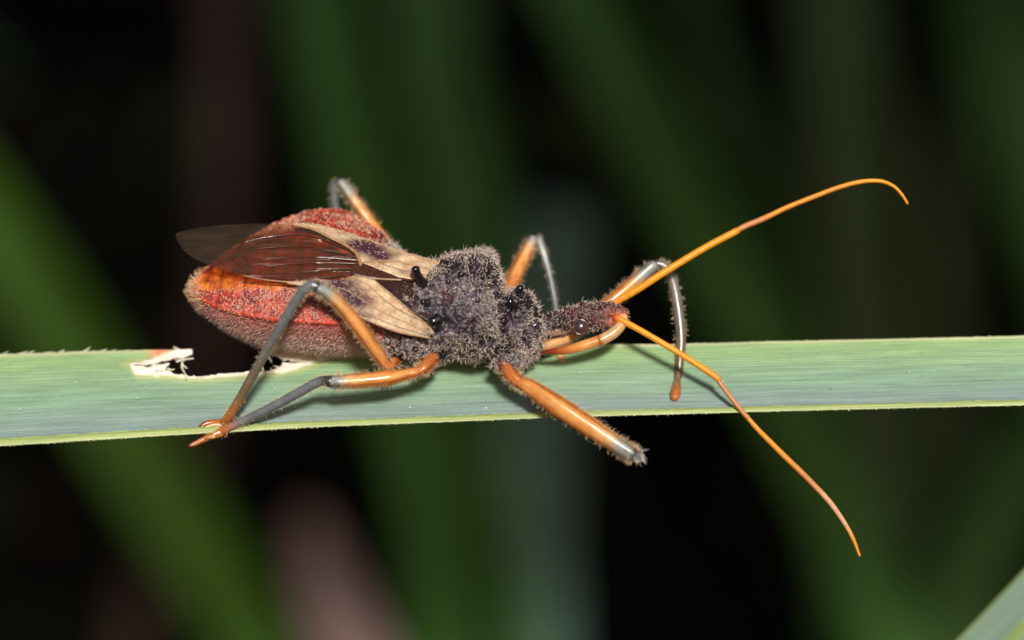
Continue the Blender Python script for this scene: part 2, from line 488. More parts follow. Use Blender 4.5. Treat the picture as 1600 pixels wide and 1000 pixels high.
def build_leaf():
    xs = np.concatenate([np.arange(-190, 190, 4.0), np.arange(190, 530, 1.4), np.arange(530, 1800, 4.0)])
    vs = np.concatenate([np.linspace(0, 0.32, 38), np.linspace(0.33, 0.89, 26), [0.9, .905, .912, .92, .93, .945, .96, .975, .99, 1.0]])
    nx, nv = len(xs), len(vs)
    PX = np.repeat(xs[:, None], nv, 1); VV = np.repeat(vs[None], nx, 0)
    T = interp(xs, TOPE)[:, None]; B = interp(xs, BOTE)[:, None]
    wob = np.array([mnoise.noise(Vector((x * .012, 3.1, 0))) * 2.0 + mnoise.noise(Vector((x * .09, 8.1, 0))) * .7 for x in xs])[:, None]
    T = T + wob * 0.7; B = B + wob * 0.4
    PY = T + (B - T) * VV
    Y = leaf_y(PX, PY)
    # cross profile: shallow trough, lower rim rolled up, upper rim slightly thick
    lift = 0.10 * (2 * VV - 1) ** 2
    rim = 0.055 * np.clip((VV - .898) / .012, 0, 1) * (1 - 0.35 * np.abs((VV - .95) / .05))
    rim2 = 0.02 * np.clip((.035 - VV) / .01, 0, 1)
    nrm = np.array([0, -SA, CA])
    ridge = 0.004 * np.sin(VV * 190)
    cr = np.array([mnoise.noise(Vector((x * .16, 1.7, 0))) + .6 * mnoise.noise(Vector((x * .5, 4.7, 0))) for x in xs])[:, None]
    rim = rim + .02 * cr * (np.exp(-((VV - .912) / .008) ** 2) + .5 * np.exp(-((VV - .98) / .02) ** 2))
    off = lift + rim + rim2 + ridge
    # near the tear the tissue lifts and curls
    nzv = np.array([[mnoise.noise(Vector((PX[i, j] * .05, PY[i, j] * .22, 2))) for j in range(nv)] for i in range(nx)])
    nz2 = np.array([[mnoise.noise(Vector((PX[i, j] * .03, PY[i, j] * 1.1, 7))) for j in range(nv)] for i in range(nx)])
    Wlow = interp(PX.ravel(), [(190, 572), (203, 576), (212, 589), (262, 590), (292, 594), (340, 592.5), (380, 589), (440, 586), (470, 579), (500, 569), (530, 558), (540, 540)]).reshape(PX.shape)
    Wtop = interp(PX.ravel(), [(190, 575), (203, 572), (235, 565), (258, 558), (290, 548), (300, 530), (540, 530)]).reshape(PX.shape)
    jit = nzv * 2.5 + nz2 * 1.5
    white = np.clip((Wlow - PY + jit) / 2.2, 0, 1) * np.clip((PY - Wtop + jit) / 3.0, 0, 1)
    white[(PX < 190) | (PX > 538)] = 0
    off = off + white * (0.02 + 0.05 * nzv)
    V = PA(PX, PY, Y) + off[..., None] * nrm
    # colours
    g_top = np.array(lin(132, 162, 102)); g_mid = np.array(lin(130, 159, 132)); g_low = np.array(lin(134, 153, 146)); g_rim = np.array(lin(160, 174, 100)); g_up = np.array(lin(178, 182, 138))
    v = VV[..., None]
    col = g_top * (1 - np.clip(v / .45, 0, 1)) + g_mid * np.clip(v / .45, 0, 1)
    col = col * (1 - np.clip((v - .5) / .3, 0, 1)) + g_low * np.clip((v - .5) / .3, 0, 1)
    m = np.clip((v - .897) / .008, 0, 1); col = col * (1 - m) + g_rim * m
    for vc, vw in ((.912, .008), (.965, .006), (.995, .012)):
        m = np.exp(-((v - vc) / vw) ** 2) * .75; col = col * (1 - m) + np.array(lin(196, 204, 160)) * m
    m = np.clip((.03 - v) / .015, 0, 1); col = col * (1 - m) + g_up * m
    yel = (np.clip((Wlow - PY + jit + 9) / 8, 0, 1) * np.clip((PY - Wtop + jit + 8) / 8, 0, 1))[..., None] * ((PX > 188) & (PX < 540))[..., None]
    col = col * (1 - .55 * yel) + np.array(lin(190, 190, 120)) * .55 * yel
    red = np.clip(1 - np.abs(PX - 250) / 26, 0, 1)[..., None] * np.clip((.07 - v) / .03, 0, 1)
    col = col * (1 - red) + np.array(lin(214, 120, 90)) * red
    w = white[..., None]
    col = col * (1 - w) + np.array(lin(238, 226, 208)) * w
    holes = [
        [(303, 520), (301, 561), (286, 565), (263, 569), (266, 575), (258, 580), (263, 584), (276, 588), (292, 591), (340, 589), (380, 585), (410, 583), (430, 581), (440, 575), (443, 567), (430, 563), (417, 557), (415, 520)],
        [(207, 576.5), (235, 573), (264, 568.5), (264, 572.5), (235, 575.8)],
        [(238, 583.2), (264, 581), (264, 584.5)],
        [(440, 568.5), (476, 569.2), (440, 571.5)],
    ]
    fcx = PX[:-1, :-1] + .7 + nz2[:-1, :-1] * 5; fcy = PY[:-1, :-1] + 0.6 + nzv[:-1, :-1] * 1.2
    dead = np.zeros(fcx.shape, bool)
    for h in holes: dead |= inside(h, fcx, fcy)
    idx = np.arange(nx * nv).reshape(nx, nv)
    F = np.stack([idx[:-1, :-1], idx[:-1, 1:], idx[1:, 1:], idx[1:, :-1]], -1)[~dead]
    used = np.zeros(nx * nv, bool); used[F.ravel()] = True
    remap = np.cumsum(used) - 1
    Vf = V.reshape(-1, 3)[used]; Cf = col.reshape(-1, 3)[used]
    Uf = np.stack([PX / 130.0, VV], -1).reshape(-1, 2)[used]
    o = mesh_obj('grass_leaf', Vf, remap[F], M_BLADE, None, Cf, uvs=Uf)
    s = o.modifiers.new('thick', 'SOLIDIFY'); s.thickness = 0.02; s.offset = 0
    tag(o, 'grey green grass leaf with torn white gap, carrying the bug', 'grass leaf')
    # saw teeth of the rims
    tx = np.concatenate([np.arange(-180, 205, 13.0), np.arange(560, 1790, 12.0)]); tx = tx + rng.uniform(-2, 2, len(tx))
    b = np.array([PA(np.array([x]), np.array([interp(x, TOPE) + .5]), leaf_y(x, interp(x, TOPE)))[0] for x in tx]) + nrm * .11
    d = np.tile([1.0, 0.12, 0.22], (len(tx), 1)) + rng.normal(size=(len(tx), 3)) * .08
    hair_mesh('rim_tooth', b, d, rng.uniform(.09, .16, len(tx)) * np.where(tx < 210, 1.1, .32), .03, lin(196, 198, 168), M_PAPER, o)
    tx = np.arange(-180, 1790, 6.5); tx = tx + rng.uniform(-2, 2, len(tx)); n = len(tx)
    b1 = np.array([P(x, interp(x, BOTE) - .5, leaf_y(x, interp(x, BOTE))) for x in tx]) + nrm * .125
    b = b1; d = np.tile([.9, -.25, -.3], (n, 1)) + rng.normal(size=(n, 3)) * .12
    hair_mesh('rim_tooth', b, d, rng.uniform(.015, .05, n), rng.uniform(.006, .013, n), lin(206, 208, 160), M_PAPER, o)
    # torn fibres
    W_ = lin(226, 216, 196)
    fib = [
        [(272, 543), (279, 546), (284, 552), (285, 559), (287, 564)],
        [(285, 566), (284, 574), (287, 580), (291, 588), (291, 592)],
        [(276, 565), (288, 562), (302, 560)], [(270, 561), (284, 560), (294, 556)],
        [(286, 571), (290, 574), (292, 575)], [(262, 576), (268, 578), (272, 577)],
        [(417, 557), (422, 561), (424, 566)], [(428, 581), (424, 578), (423, 575)], [(403, 582), (400, 576), (402, 571)], [(410, 583), (411, 577), (408, 572)],
        [(438, 577), (433, 573), (427, 572)],
    ]
    for f in fib:
        ctrl = [(a, b_, float(leaf_y(a, b_)) - .07 - .02 * i, 1.6 - .9 * i / len(f), W_) for i, (a, b_) in enumerate(f)]
        tube('torn_fibre', ctrl, M_PAPER, o, n=14, seg=6)
    # specks of dust
    k = 0
    for (a, b_) in [(229, 609), (215, 625), (30, 643), (430, 611), (462, 640), (640, 640), (905, 585), (120, 600), (1130, 600), (1300, 610), (760, 640), (1420, 585)]:
        c = P(a, b_, float(leaf_y(a, b_))) + nrm * .05
        hair_mesh('dust_speck', [c, c], rng.normal(size=(2, 3)) + nrm, .035, .012, lin(235, 235, 228), M_PAPER, o)
    return o
leaf = build_leaf()

# ------------------------------------------------------------------ the bug
bug = bpy.data.objects.new('assassin_bug', None)
COL.objects.link(bug)
bug.location = tuple(P(680, 600, float(leaf_y(680, 600))))
tag(bug, 'hairy assassin bug with red abdomen and orange legs on the leaf', 'insect')

DV = np.array([0, -SA, CA]); LV = np.array([0, -CA, -SA])   # dorsal and left (towards the viewer) axes
NEARM = [(294, 457), (302, 463), (315, 470), (330, 478), (350, 486), (370, 491), (425, 502), (475, 506), (545, 510), (587, 514), (615, 517), (650, 521), (700, 526)]
FARM = [(294, 450), (302, 437), (315, 424), (330, 411), (350, 396), (370, 382), (400, 364), (425, 350), (450, 339), (475, 331), (500, 328), (525, 328), (545, 333), (587, 360), (615, 387), (650, 408), (700, 425)]
BOTM = [(294, 462), (302, 474), (315, 487), (330, 501), (350, 517), (380, 532), (404, 543), (430, 550), (475, 555), (511, 558), (569, 558), (612, 560), (650, 560), (700, 560)]
def ab_c(px): return 0.5 * (interp(px, NEARM) + interp(px, FARM))
def ab_w(px): return 0.5 * (interp(px, NEARM) - interp(px, FARM)) / 100 / SA
def ab_rise(px): return interp(px, [(294, .02), (320, .12), (370, .24), (450, .30), (620, .32), (700, .3)])
DM = 0.05

def abdomen_section(px, m=28):
    w = float(ab_w(px)); c = float(ab_c(px)); rise = float(ab_rise(px))
    tgt = (float(interp(px, BOTM)) - c) / 100
    def vent(h):
        th = np.linspace(0, math.pi, m)
        e = 0.82
        l = -w * np.sign(np.cos(th)) * np.abs(np.cos(th)) ** e
        d = DM - h * np.abs(np.sin(th)) ** e
        return l, d
    lo, hi = 0.02, 3.0
    for _ in range(26):
        h = .5 * (lo + hi); l, d = vent(h)
        if (l * SA - d * CA).max() < tgt: lo = h
        else: hi = h
    l2, d2 = vent(h)
    t = np.linspace(1, -1, m)
    l1 = w * t; d1 = DM + rise * (1 - np.abs(t) ** 2.1)
    l = np.concatenate([l1[:-1], l2[:-1]]); d = np.concatenate([d1[:-1], d2[:-1]])
    base = P(px, c, 0)
    return base + l[:, None] * LV + d[:, None] * DV

def ellipse_section(px, top, bot, ratio, m=36, y=0.0, sq=1.0):
    hh = (bot - top) / 200.0
    ad = hh / math.sqrt((ratio * SA) ** 2 + CA ** 2); al = ad * ratio
    th = np.linspace(0, 2 * math.pi, m, endpoint=False)
    l = al * np.sign(np.cos(th)) * np.abs(np.cos(th)) ** sq; d = ad * np.sign(np.sin(th)) * np.abs(np.sin(th)) ** sq
    return P(px, (top + bot) / 2, y) + l[:, None] * LV + d[:, None] * DV

def loft(bm, rings):
    rows = [[bm.verts.new(p) for p in r] for r in rings]
    n = len(rows[0])
    for a, b in zip(rows[:-1], rows[1:]):
        for j in range(n):
            bm.faces.new((a[j], a[(j + 1) % n], b[(j + 1) % n], b[j]))
    bm.faces.new(rows[0][::-1]); bm.faces.new(rows[-1])

def blob(bm, c, r, axes=(1, 1, 1)):
    g = bmesh.ops.create_icosphere(bm, subdivisions=3, radius=1)
    for v in g['verts']:
        p = np.array(v.co)
        v.co = c + np.array([p[0] * axes[0], 0, 0]) * r + LV * p[1] * r * axes[1] + DV * p[2] * r * axes[2]

def outline_loft(bm, tab, ratio, n=24, y=0.0, sq=1.0):
    t = np.array(tab, float)
    xs = np.linspace(t[0, 0], t[-1, 0], n)
    tt = catmull(t, n * 3)
    rings = []
    for k in range(0, len(tt)):
        rings.append(ellipse_section(tt[k, 0], tt[k, 1], max(tt[k, 2], tt[k, 1] + 2), ratio, y=y, sq=sq))
    loft(bm, rings)

def build_body():
    bm = bmesh.new()
    loft(bm, [abdomen_section(x) for x in np.concatenate([[294.5, 296, 298.5, 302, 308], np.arange(315, 700, 8.0)])])
    # thorax flanks
    outline_loft(bm, [(565, 470, 540), (590, 445, 562), (620, 432, 572), (660, 425, 573), (700, 420, 564), (740, 420, 565), (775, 440, 556)], 1.05)
    # pronotum, hind lobe
    outline_loft(bm, [(648, 445, 490), (656, 424, 512), (672, 411, 536), (690, 403, 550), (710, 398, 558), (735, 394, 562), (755, 392, 561), (770, 402, 559), (781, 424, 553), (789, 455, 535)], 1.15)
    blob(bm, P(758, 405, .5), .19); blob(bm, P(704, 408, .4), .15); blob(bm, P(690, 520, -.55), .22); blob(bm, P(735, 440, -.35), .22, (1.4, 1, .6))
    blob(bm, P(725, 500, -.6), .25, (1.3, 1, .6)); blob(bm, P(660, 440, -.1), .2, (1.6, 1, .6)); blob(bm, P(765, 540, -.45), .2)
    # pronotum, front lobe
    outline_loft(bm, [(770, 500, 540), (778, 468, 560), (792, 455, 572), (812, 450, 573), (828, 459, 566), (842, 481, 552), (850, 490, 535), (856, 497, 522)], 1.05)
    blob(bm, P(812, 466, -.1), .12); blob(bm, P(797, 478, -.25), .11); blob(bm, P(832, 515, -.35), .12); blob(bm, P(798, 560, -.45), .18)
    blob(bm, P(795, 510, -.45), .17, (.8, 1, .8))
    # neck and head
    outline_loft(bm, [(838, 492, 530), (852, 490, 523), (868, 487, 522), (882, 484, 521), (890, 481, 520), (903, 475, 522), (916, 474, 518), (928, 473, 514), (940, 471, 513), (955, 473, 513), (967, 478, 511), (975, 484, 506), (979, 490, 500)], 0.95)
    blob(bm, P(922, 484, -.1), .09); blob(bm, P(893, 492, -.12), .09); blob(bm, P(940, 484, -.08), .08); blob(bm, P(962, 497, -.14), .075); blob(bm, P(955, 479, .1), .07)
    # scutellum, leg sockets
    blob(bm, P(642, 446, -.2), .17, (1.2, .9, .6))
    blob(bm, P(668, 560, -.3), .2); blob(bm, P(612, 556, -.3), .2); blob(bm, P(786, 566, -.4), .17); blob(bm, P(640, 540, -.55), .2, (1.3, 1, 1))
    me = bpy.data.meshes.new('rough'); bm.to_mesh(me); bm.free()
    tmp = bpy.data.objects.new('rough', me); COL.objects.link(tmp)
    r = tmp.modifiers.new('r', 'REMESH'); r.mode = 'VOXEL'; r.voxel_size = 0.022
    s = tmp.modifiers.new('s', 'SMOOTH'); s.factor = .5; s.iterations = 2
    dg = bpy.context.evaluated_depsgraph_get()
    ev = tmp.evaluated_get(dg)
    me2 = bpy.data.meshes.new_from_object(ev)
    bpy.data.objects.remove(tmp)
    n = len(me2.vertices)
    co = np.zeros(n * 3, np.float32); me2.vertices.foreach_get('co', co); co = co.reshape(-1, 3).astype(float)
    no = np.zeros(n * 3, np.float32); me2.vertices.foreach_get('normal', no); no = no.reshape(-1, 3).astype(float)
    k = (DIST + co[:, 1]) / DIST / 100
    px = co[:, 0] / k + 800; py = 500 - co[:, 2] / k
    c0 = PA(px, ab_c(px), 0 * px)
    rel = co - c0
    l = rel @ LV; d = rel @ DV
    w = np.maximum(ab_w(px), .05); t = l / w
    n1 = np.array([mnoise.noise(Vector(p * 2.2)) for p in co]); n2 = np.array([mnoise.noise(Vector(p * 6.5)) for p in co]); n3 = np.array([mnoise.noise(Vector(p * 17)) for p in co])
    isth = np.clip((px - 585 + 25 * n2 + np.where(d < 0, 10, 0)) / 30, 0, 1)      # thorax mask
    ishead = np.clip((px - 850) / 14, 0, 1)
    # relief
    amp = 0.036 * isth
    disp = amp * (n2 * 1.6 + n3 * .9) + 0.035 * isth * n1 * (1 - ishead)
    for pl, wd_, dp in (([(652, 505), (690, 532), (730, 548), (765, 548)], 5, .05), ([(772, 440), (779, 490), (777, 530), (770, 562)], 5, .06), ([(668, 452), (705, 455), (740, 446), (772, 452)], 7, .035), ([(800, 485), (815, 500), (812, 540)], 4, .03), ([(846, 490), (850, 510), (846, 535)], 4, .03), ([(600, 530), (640, 522), (668, 545), (700, 558)], 4, .035), ([(690, 420), (712, 432), (735, 424)], 6, .03)):
        q = catmull(np.array(pl, float), 40)
        dist = np.full(n, 1e9)
        for a_ in q: dist = np.minimum(dist, (px - a_[0]) ** 2 + (py - a_[1]) ** 2)
        disp = disp - dp * np.exp(-dist / wd_ ** 2) * isth
    margin = np.exp(-((d - DM) / .035) ** 2) * np.clip((np.abs(t) - .9) / .08, 0, 1) * (1 - isth)
    disp = disp + .022 * margin
    dors = (d > DM + .012) & (np.abs(t) < 1.02)
    seg = np.zeros(n)
    for sx in (338, 376, 418, 462, 508, 552):
        seg = np.maximum(seg, np.exp(-((px - sx - 10 * (1 - np.abs(t))) / 3.0) ** 2))
    disp = disp - .012 * seg * (1 - isth) * np.where(dors, 1, .6)
    disp = disp + .006 * n3 * (1 - isth)
    co2 = co + no * disp[:, None]
    me2.vertices.foreach_set('co', co2.astype(np.float32).ravel()); me2.update()
    # colours
    DARK = np.array(lin(32, 18, 25)); DARK2 = np.array(lin(58, 46, 56)); HEADC = np.array(lin(46, 20, 25))
    RED = np.array(lin(172, 54, 34)); REDP = np.array(lin(132, 44, 38)); ORANGE = np.array(lin(198, 88, 24)); BELLY = np.array(lin(196, 142, 128)); BELLYR = np.array(lin(186, 78, 58)); TAN = np.array(lin(206, 150, 106))
    q = np.clip(.5 + 1.2 * n1 + .4 * n2, 0, 1)[:, None]
    thor = DARK * (1 - q) + DARK2 * q * .9 + DARK * .1 * q
    rear = (np.exp(-((px - 700) / 45) ** 2 - ((py - 488) / 40) ** 2) * .8)[:, None] * (.4 + .6 * q)
    thor = thor * (1 - rear) + np.array(lin(88, 77, 90)) * rear
    rs = np.exp(-((px - 697) / 10) ** 2 - ((py - 461) / 9) ** 2)[:, None]
    thor = thor * (1 - rs) + np.array(lin(84, 34, 36)) * rs
    hd = HEADC * (1 - .35 * q) + np.array(lin(110, 60, 56)) * .35 * q
    th = thor * (1 - ishead[:, None]) + hd * ishead[:, None]
    tipr = np.clip((px - 940) / 22 + .6 * n2, 0, 1)[:, None] * np.clip((py - 478) / 12, 0, 1)[:, None]
    th = th * (1 - tipr) + np.array(lin(178, 96, 68)) * tipr
    gul = ishead[:, None] * np.clip((py - 514) / 4, 0, 1)[:, None]
    th = th * (1 - gul) + np.array(lin(190, 140, 110)) * gul
    bel = np.clip((DM - d) / .8 + .4 * n1 - .12, 0, 1)[:, None]
    ab = BELLYR * (1 - bel) + BELLY * bel
    inner = np.clip((np.where(t < -.1, .34, .60) - np.abs(t) + .10 * n2) / .06, 0, 1)[:, None]
    qq = np.clip(.5 + 1.3 * n2, 0, 1)[:, None]
    drs = (RED * qq + REDP * (1 - qq)) * (1 - inner) + (ORANGE * (1 - .55 * seg[:, None]) * (1 - .45 * np.clip(-n1 * 2, 0, 1))[:, None] + np.array(lin(236, 150, 36)) * (.28 * np.clip(n2 * 2.2, 0, 1))[:, None]) * inner
    dm_ = np.clip((d - DM - .0) / .02, 0, 1)[:, None] * (np.abs(t) < 1.05)[:, None]
    ab = ab * (1 - dm_) + drs * dm_
    mm = np.clip(margin * 1.3, 0, 1)[:, None]
    ab = ab * (1 - mm) + np.array(lin(186, 58, 34)) * mm
    tipm = np.clip((304 - px) / 8, 0, 1)[:, None]
    ab = ab * (1 - tipm) + TAN * tipm
    col = ab * (1 - isth[:, None]) + th * isth[:, None]
    set_cols(me2, col)
    me2.polygons.foreach_set('use_smooth', np.ones(len(me2.polygons), bool))
    me2.materials.clear(); me2.materials.append(M_BODY)
    me2.name = 'body'
    o = link('body', me2, bug)
    # data for the bristles
    no2 = np.zeros(n * 3, np.float32); me2.vertices.foreach_get('normal', no2); no2 = no2.reshape(-1, 3).astype(float)
    return o, co2, no2, px, py, l, d, t, isth, ishead, n1, n2
body, bco, bno, bpx, bpy_, bl, bd, bt, bth, bhd, bn1, bn2 = build_body()

def body_bristles():
    n = len(bco)
    front = bno @ np.array([0, -1.0, 0.0])
    vis = front > -0.45
    def pick(prob, cap):
        m = np.where(rng.random(n) < prob * vis)[0]
        return m if len(m) <= cap else rng.choice(m, cap, replace=False)
    bare = np.clip(.60 + 1.2 * bn1 + 1.2 * bn2, 0.06, 1)
    for (cx, cy, rx, ry) in ((712, 428, 22, 12), (697, 462, 12, 10), (790, 488, 11, 20), (838, 515, 8, 12), (700, 505, 16, 9), (822, 530, 7, 7)):
        bare = np.where(((bpx - cx) / rx) ** 2 + ((bpy_ - cy) / ry) ** 2 + .6 * bn2 < 1, .05, bare)
    rear = np.exp(-((bpx - 690) / 42) ** 2 - ((bpy_ - 470) / 48) ** 2)
    bare = bare * (1 - .62 * rear)
    i = pick(.62 * bth * bare * (1 - bhd), 14500)
    m = len(i)
    g = rng.random((m, 1))
    g = g ** 1.3
    cols = np.array(lin(255, 240, 224)) * g + np.array(lin(184, 156, 138)) * (1 - g)
    d = bno[i] * .75 + rng.normal(size=(m, 3)) * .5 + np.array([.15, 0, .1])
    hair_mesh('bristles', bco[i], d, rng.uniform(.02, .055, m), .0056, cols, M_HAIR, body, bend=rng.normal(size=(m, 3)) * .6)
    i = pick(.2 * bhd, 2000); m = len(i)
    d = bno[i] + rng.normal(size=(m, 3)) * .4 + np.array([.3, 0, .05])
    hair_mesh('bristles', bco[i], d, rng.uniform(.02, .055, m), .0048, np.array(lin(226, 200, 186)) * rng.uniform(.7, 1.05, (m, 1)), M_HAIR, body)
    # long erect hairs on the outline
    i = pick(.02 * bth, 900); m = len(i)
    hair_mesh('long_bristles', bco[i], bno[i] + rng.normal(size=(m, 3)) * .25, rng.uniform(.07, .13, m), .0045, lin(224, 208, 190), M_HAIR, body)
    # pubescence of the belly
    bel = (1 - bth) * (bd < DM - .05)
    i = pick(.32 * bel, 11000); m = len(i)
    g = rng.random((m, 1))
    cols = np.array(lin(255, 232, 218)) * g + np.array(lin(200, 146, 134)) * (1 - g)
    cols = cols * (.6 + .4 * np.clip((DM - bd[i]) / .6, 0, 1))[:, None] ** np.array([.4, 1.6, 1.6])
    d = bno[i] * .6 + rng.normal(size=(m, 3)) * .35 + np.array([-.7, 0, -.2])
    hair_mesh('belly_down', bco[i], d, rng.uniform(.04, .085, m), .0052, cols, M_HAIR, body)
    tip = (bpx < 318) * (bd < DM + .1)
    i = pick(.35 * tip, 900); m = len(i)
    hair_mesh('belly_down', bco[i], bno[i] + np.array([-.4, 0, 0]) + rng.normal(size=(m, 3)) * .3, rng.uniform(.05, .11, m), .0055, lin(226, 190, 150), M_HAIR, body)
    # curled pale scales on the red margin plates
    con = (1 - bth) * (bd > DM - .02) * (np.abs(bt) > .52) * np.clip(.75 + bn1, .25, 1)
    i = pick(.33 * con, 7500); m = len(i)
    tang = np.cross(bno[i], rng.normal(size=(m, 3))); tang /= np.linalg.norm(tang, axis=1)[:, None]
    bend = np.cross(bno[i], tang) * rng.uniform(-.8, .8, (m, 1)) - bno[i] * .25
    hair_mesh('pale_scales', bco[i] + bno[i] * .004, tang + bno[i] * .3, rng.uniform(.03, .06, m), .0075, np.array(lin(238, 186, 158)) * rng.uniform(.75, 1.1, (m, 1)), M_HAIR, body, bend=bend)
body_bristles()

# knobs on the pronotum and scutellum
BLK = lin(26, 20, 24)
def knob(ctrl):
    tube('tubercle', [(a, b, y, r, BLK) for a, b, y, r in ctrl], M_BLACK, body, n=18, seg=14)
knob([(664, 446, -.45, 9), (657, 438, -.55, 7.5), (652, 428, -.6, 6), (649, 421, -.62, 7)])
knob([(703, 408, .25, 7), (702, 399, .22, 5.5), (702, 394, .2, 5)])
knob([(668, 474, -.62, 8), (660, 472, -.68, 5)])
knob([(683, 500, -.8, 11), (676, 503, -.84, 9)])
knob([(682, 509, -.82, 6), (677, 512, -.86, 4)])
knob([(806, 464, -.25, 8), (810, 456, -.3, 6.5), (813, 450, -.32, 6)])
knob([(803, 480, -.48, 8), (798, 473, -.54, 6), (797, 470, -.55, 5.5)])
knob([(757, 402, .4, 8), (757, 391, .38, 4.5)])

for (a, b, y, r) in ((720, 428, -.2, 5), (735, 415, .1, 4.5), (748, 470, -.62, 4), (700, 440, -.35, 4), (668, 490, -.75, 4), (693, 546, -.8, 5), (722, 553, -.72, 4), (788, 500, -.62, 6), (792, 486, -.58, 5), (786, 514, -.66, 5), (822, 520, -.5, 4), (836, 508, -.36, 5), (800, 540, -.62, 4.5), (648, 545, -.72, 5), (625, 540, -.68, 4.5)):
    # small glossy granules, seated on the nearest bit of cuticle
    near = np.argmin(((bpx - a) ** 2 + (bpy_ - b) ** 2) / 9 + np.where(bno[:, 1] < -.2, 0, 1e6))
    c = bco[near]; nn = bno[near]
    V, F, Cc = tube_arrays(np.array([c - nn * .03, c, c + nn * r * .006]), np.array([r * 1.3, r * 1.15, r * .8]) / 100, np.tile(lin(44, 24, 30), (3, 1)), 12)
    mesh_obj('granule', V, F, M_BLACK, body, Cc)
def sphere(name, c, r, col, mat, parent, ax=(1, 1, 1)):
    bm = bmesh.new(); bmesh.ops.create_icosphere(bm, subdivisions=4, radius=1)
    V = np.array([v.co for v in bm.verts]); F = [[v.index for v in f.verts] for f in bm.faces]; bm.free()
    V = V * np.array(ax) * r + c
    return mesh_obj(name, V, F, mat, parent, np.tile(col, (len(V), 1)))
for ey, ez, es in ((907, 511, -1), (910, 486, 1)):
    th = np.linspace(0, 2 * math.pi, 24)
    c = P(ey, ez, .22 * es)
    ring = np.stack([c[0] + .115 * np.cos(th), c[1] + 0 * th, c[2] + .115 * np.sin(th)], -1)
    V, F, Cc = tube_arrays(ring, np.full(24, .022), np.tile(lin(70, 30, 28), (24, 1)), 8)
    mesh_obj('eye_rim', V, F, M_BLACK, body, Cc)
sphere('eye', P(907, 511, -.225), .11, lin(66, 50, 48), M_EYE, body, (1, .8, 1))
sphere('eye', P(910, 486, .2), .10, lin(74, 52, 48), M_EYE, body, (1, .8, 1))
sphere('ocellus', P(891, 488, -.2), .03, lin(120, 40, 24), M_BLACK, body)

OR = lin(224, 154, 84); OR2 = lin(198, 116, 56); ORP = lin(222, 174, 120); TANC = lin(208, 158, 108); DRED = lin(86, 24, 16); BLUE = lin(150, 158, 154); GREY = lin(104, 108, 110); GREYD = lin(66, 60, 60); BRN = lin(116, 92, 66); BRO = lin(176, 100, 44)

ro, _, _ = tube('rostrum', [(974, 496, -.12, 7, ORP), (972, 506, -.16, 8, TANC), (960, 519, -.2, 9, TANC), (944, 529, -.22, 9, TANC), (938, 532, -.22, 9.5, BRO)], M_LEG, bug, n=24)
tube('rostrum_segment', [(939, 531, -.22, 8.5, OR2), (915, 539, -.22, 8.5, OR), (890, 546, -.2, 7.5, OR2), (870, 549, -.18, 5.5, lin(150, 60, 26)), (846, 551, -.14, 3, DRED)], M_LEG, ro, n=24)

# antennae
AO = lin(236, 150, 24); AO2 = lin(226, 140, 40); AT = lin(196, 128, 74); AP = lin(214, 160, 120)
def antenna(a, b, c):
    o, p, r = tube('antenna', a, M_ANT, bug, n=40, seg=12)
    tube('antenna_segment', b, M_ANT, o, n=24, seg=12)
    tube('antenna_segment', c, M_ANT, o, n=50, seg=12)
    # short bristles on the long first joint
    k = rng.integers(2, len(p) - 1, 160)
    q = p[k] + rng.normal(size=(160, 3)) * .004
    d = rng.normal(size=(160, 3)); d[:, 0] += .6
    hair_mesh('bristles', q, d, r[k] + rng.uniform(.008, .022, 160), .003, lin(230, 180, 110), M_HAIR, o)
antenna([(963, 497, -.16, 7.5, lin(196, 70, 24)), (972, 501, -.2, 5.5, AO2), (1000, 516, -.25, 5, AO), (1050, 545, -.32, 5, AO), (1090, 570, -.38, 5, AO), (1117, 588, -.42, 5.4, AO2), (1122, 592, -.42, 5.6, AO2)],
        [(1121, 592, -.42, 3.6, BRN), (1126, 600, -.43, 3.8, AT), (1145, 625, -.45, 3.8, AT), (1162, 646, -.46, 3.8, AT), (1168, 652, -.46, 4.2, AT)],
        [(1166, 650, -.46, 3.6, AO2), (1185, 672, -.46, 4.2, AO2), (1225, 712, -.45, 4.6, AO2), (1262, 748, -.43, 4.6, AT), (1295, 783, -.4, 4.4, AP), (1318, 815, -.38, 3.8, AP), (1333, 842, -.36, 3.2, AO2), (1343, 868, -.35, 2.0, AO2)])
antenna([(952, 478, .08, 7.5, lin(196, 80, 24)), (962, 472, .05, 5.8, AO2), (1000, 450, 0, 5.6, AO), (1040, 424, 0, 5.8, AO), (1100, 388, .05, 5.6, AO), (1145, 364, .08, 5.6, AO), (1151, 361, .08, 5.6, AO2)],
        [(1149, 362, .08, 4.4, AO2), (1165, 353, .09, 4.8, AT), (1185, 345, .1, 4.8, AT), (1203, 337, .1, 4.6, AO2)],
        [(1201, 338, .1, 4.2, AO2), (1230, 324, .1, 4.2, AO2), (1270, 308, .1, 4, AO2), (1310, 293, .1, 3.8, AO2), (1345, 284, .1, 3.6, AO), (1375, 283, .1, 3.2, AO), (1396, 291, .1, 2.8, AO), (1409, 304, .1, 2.4, AO), (1418, 318, .1, 1.9, AO)])

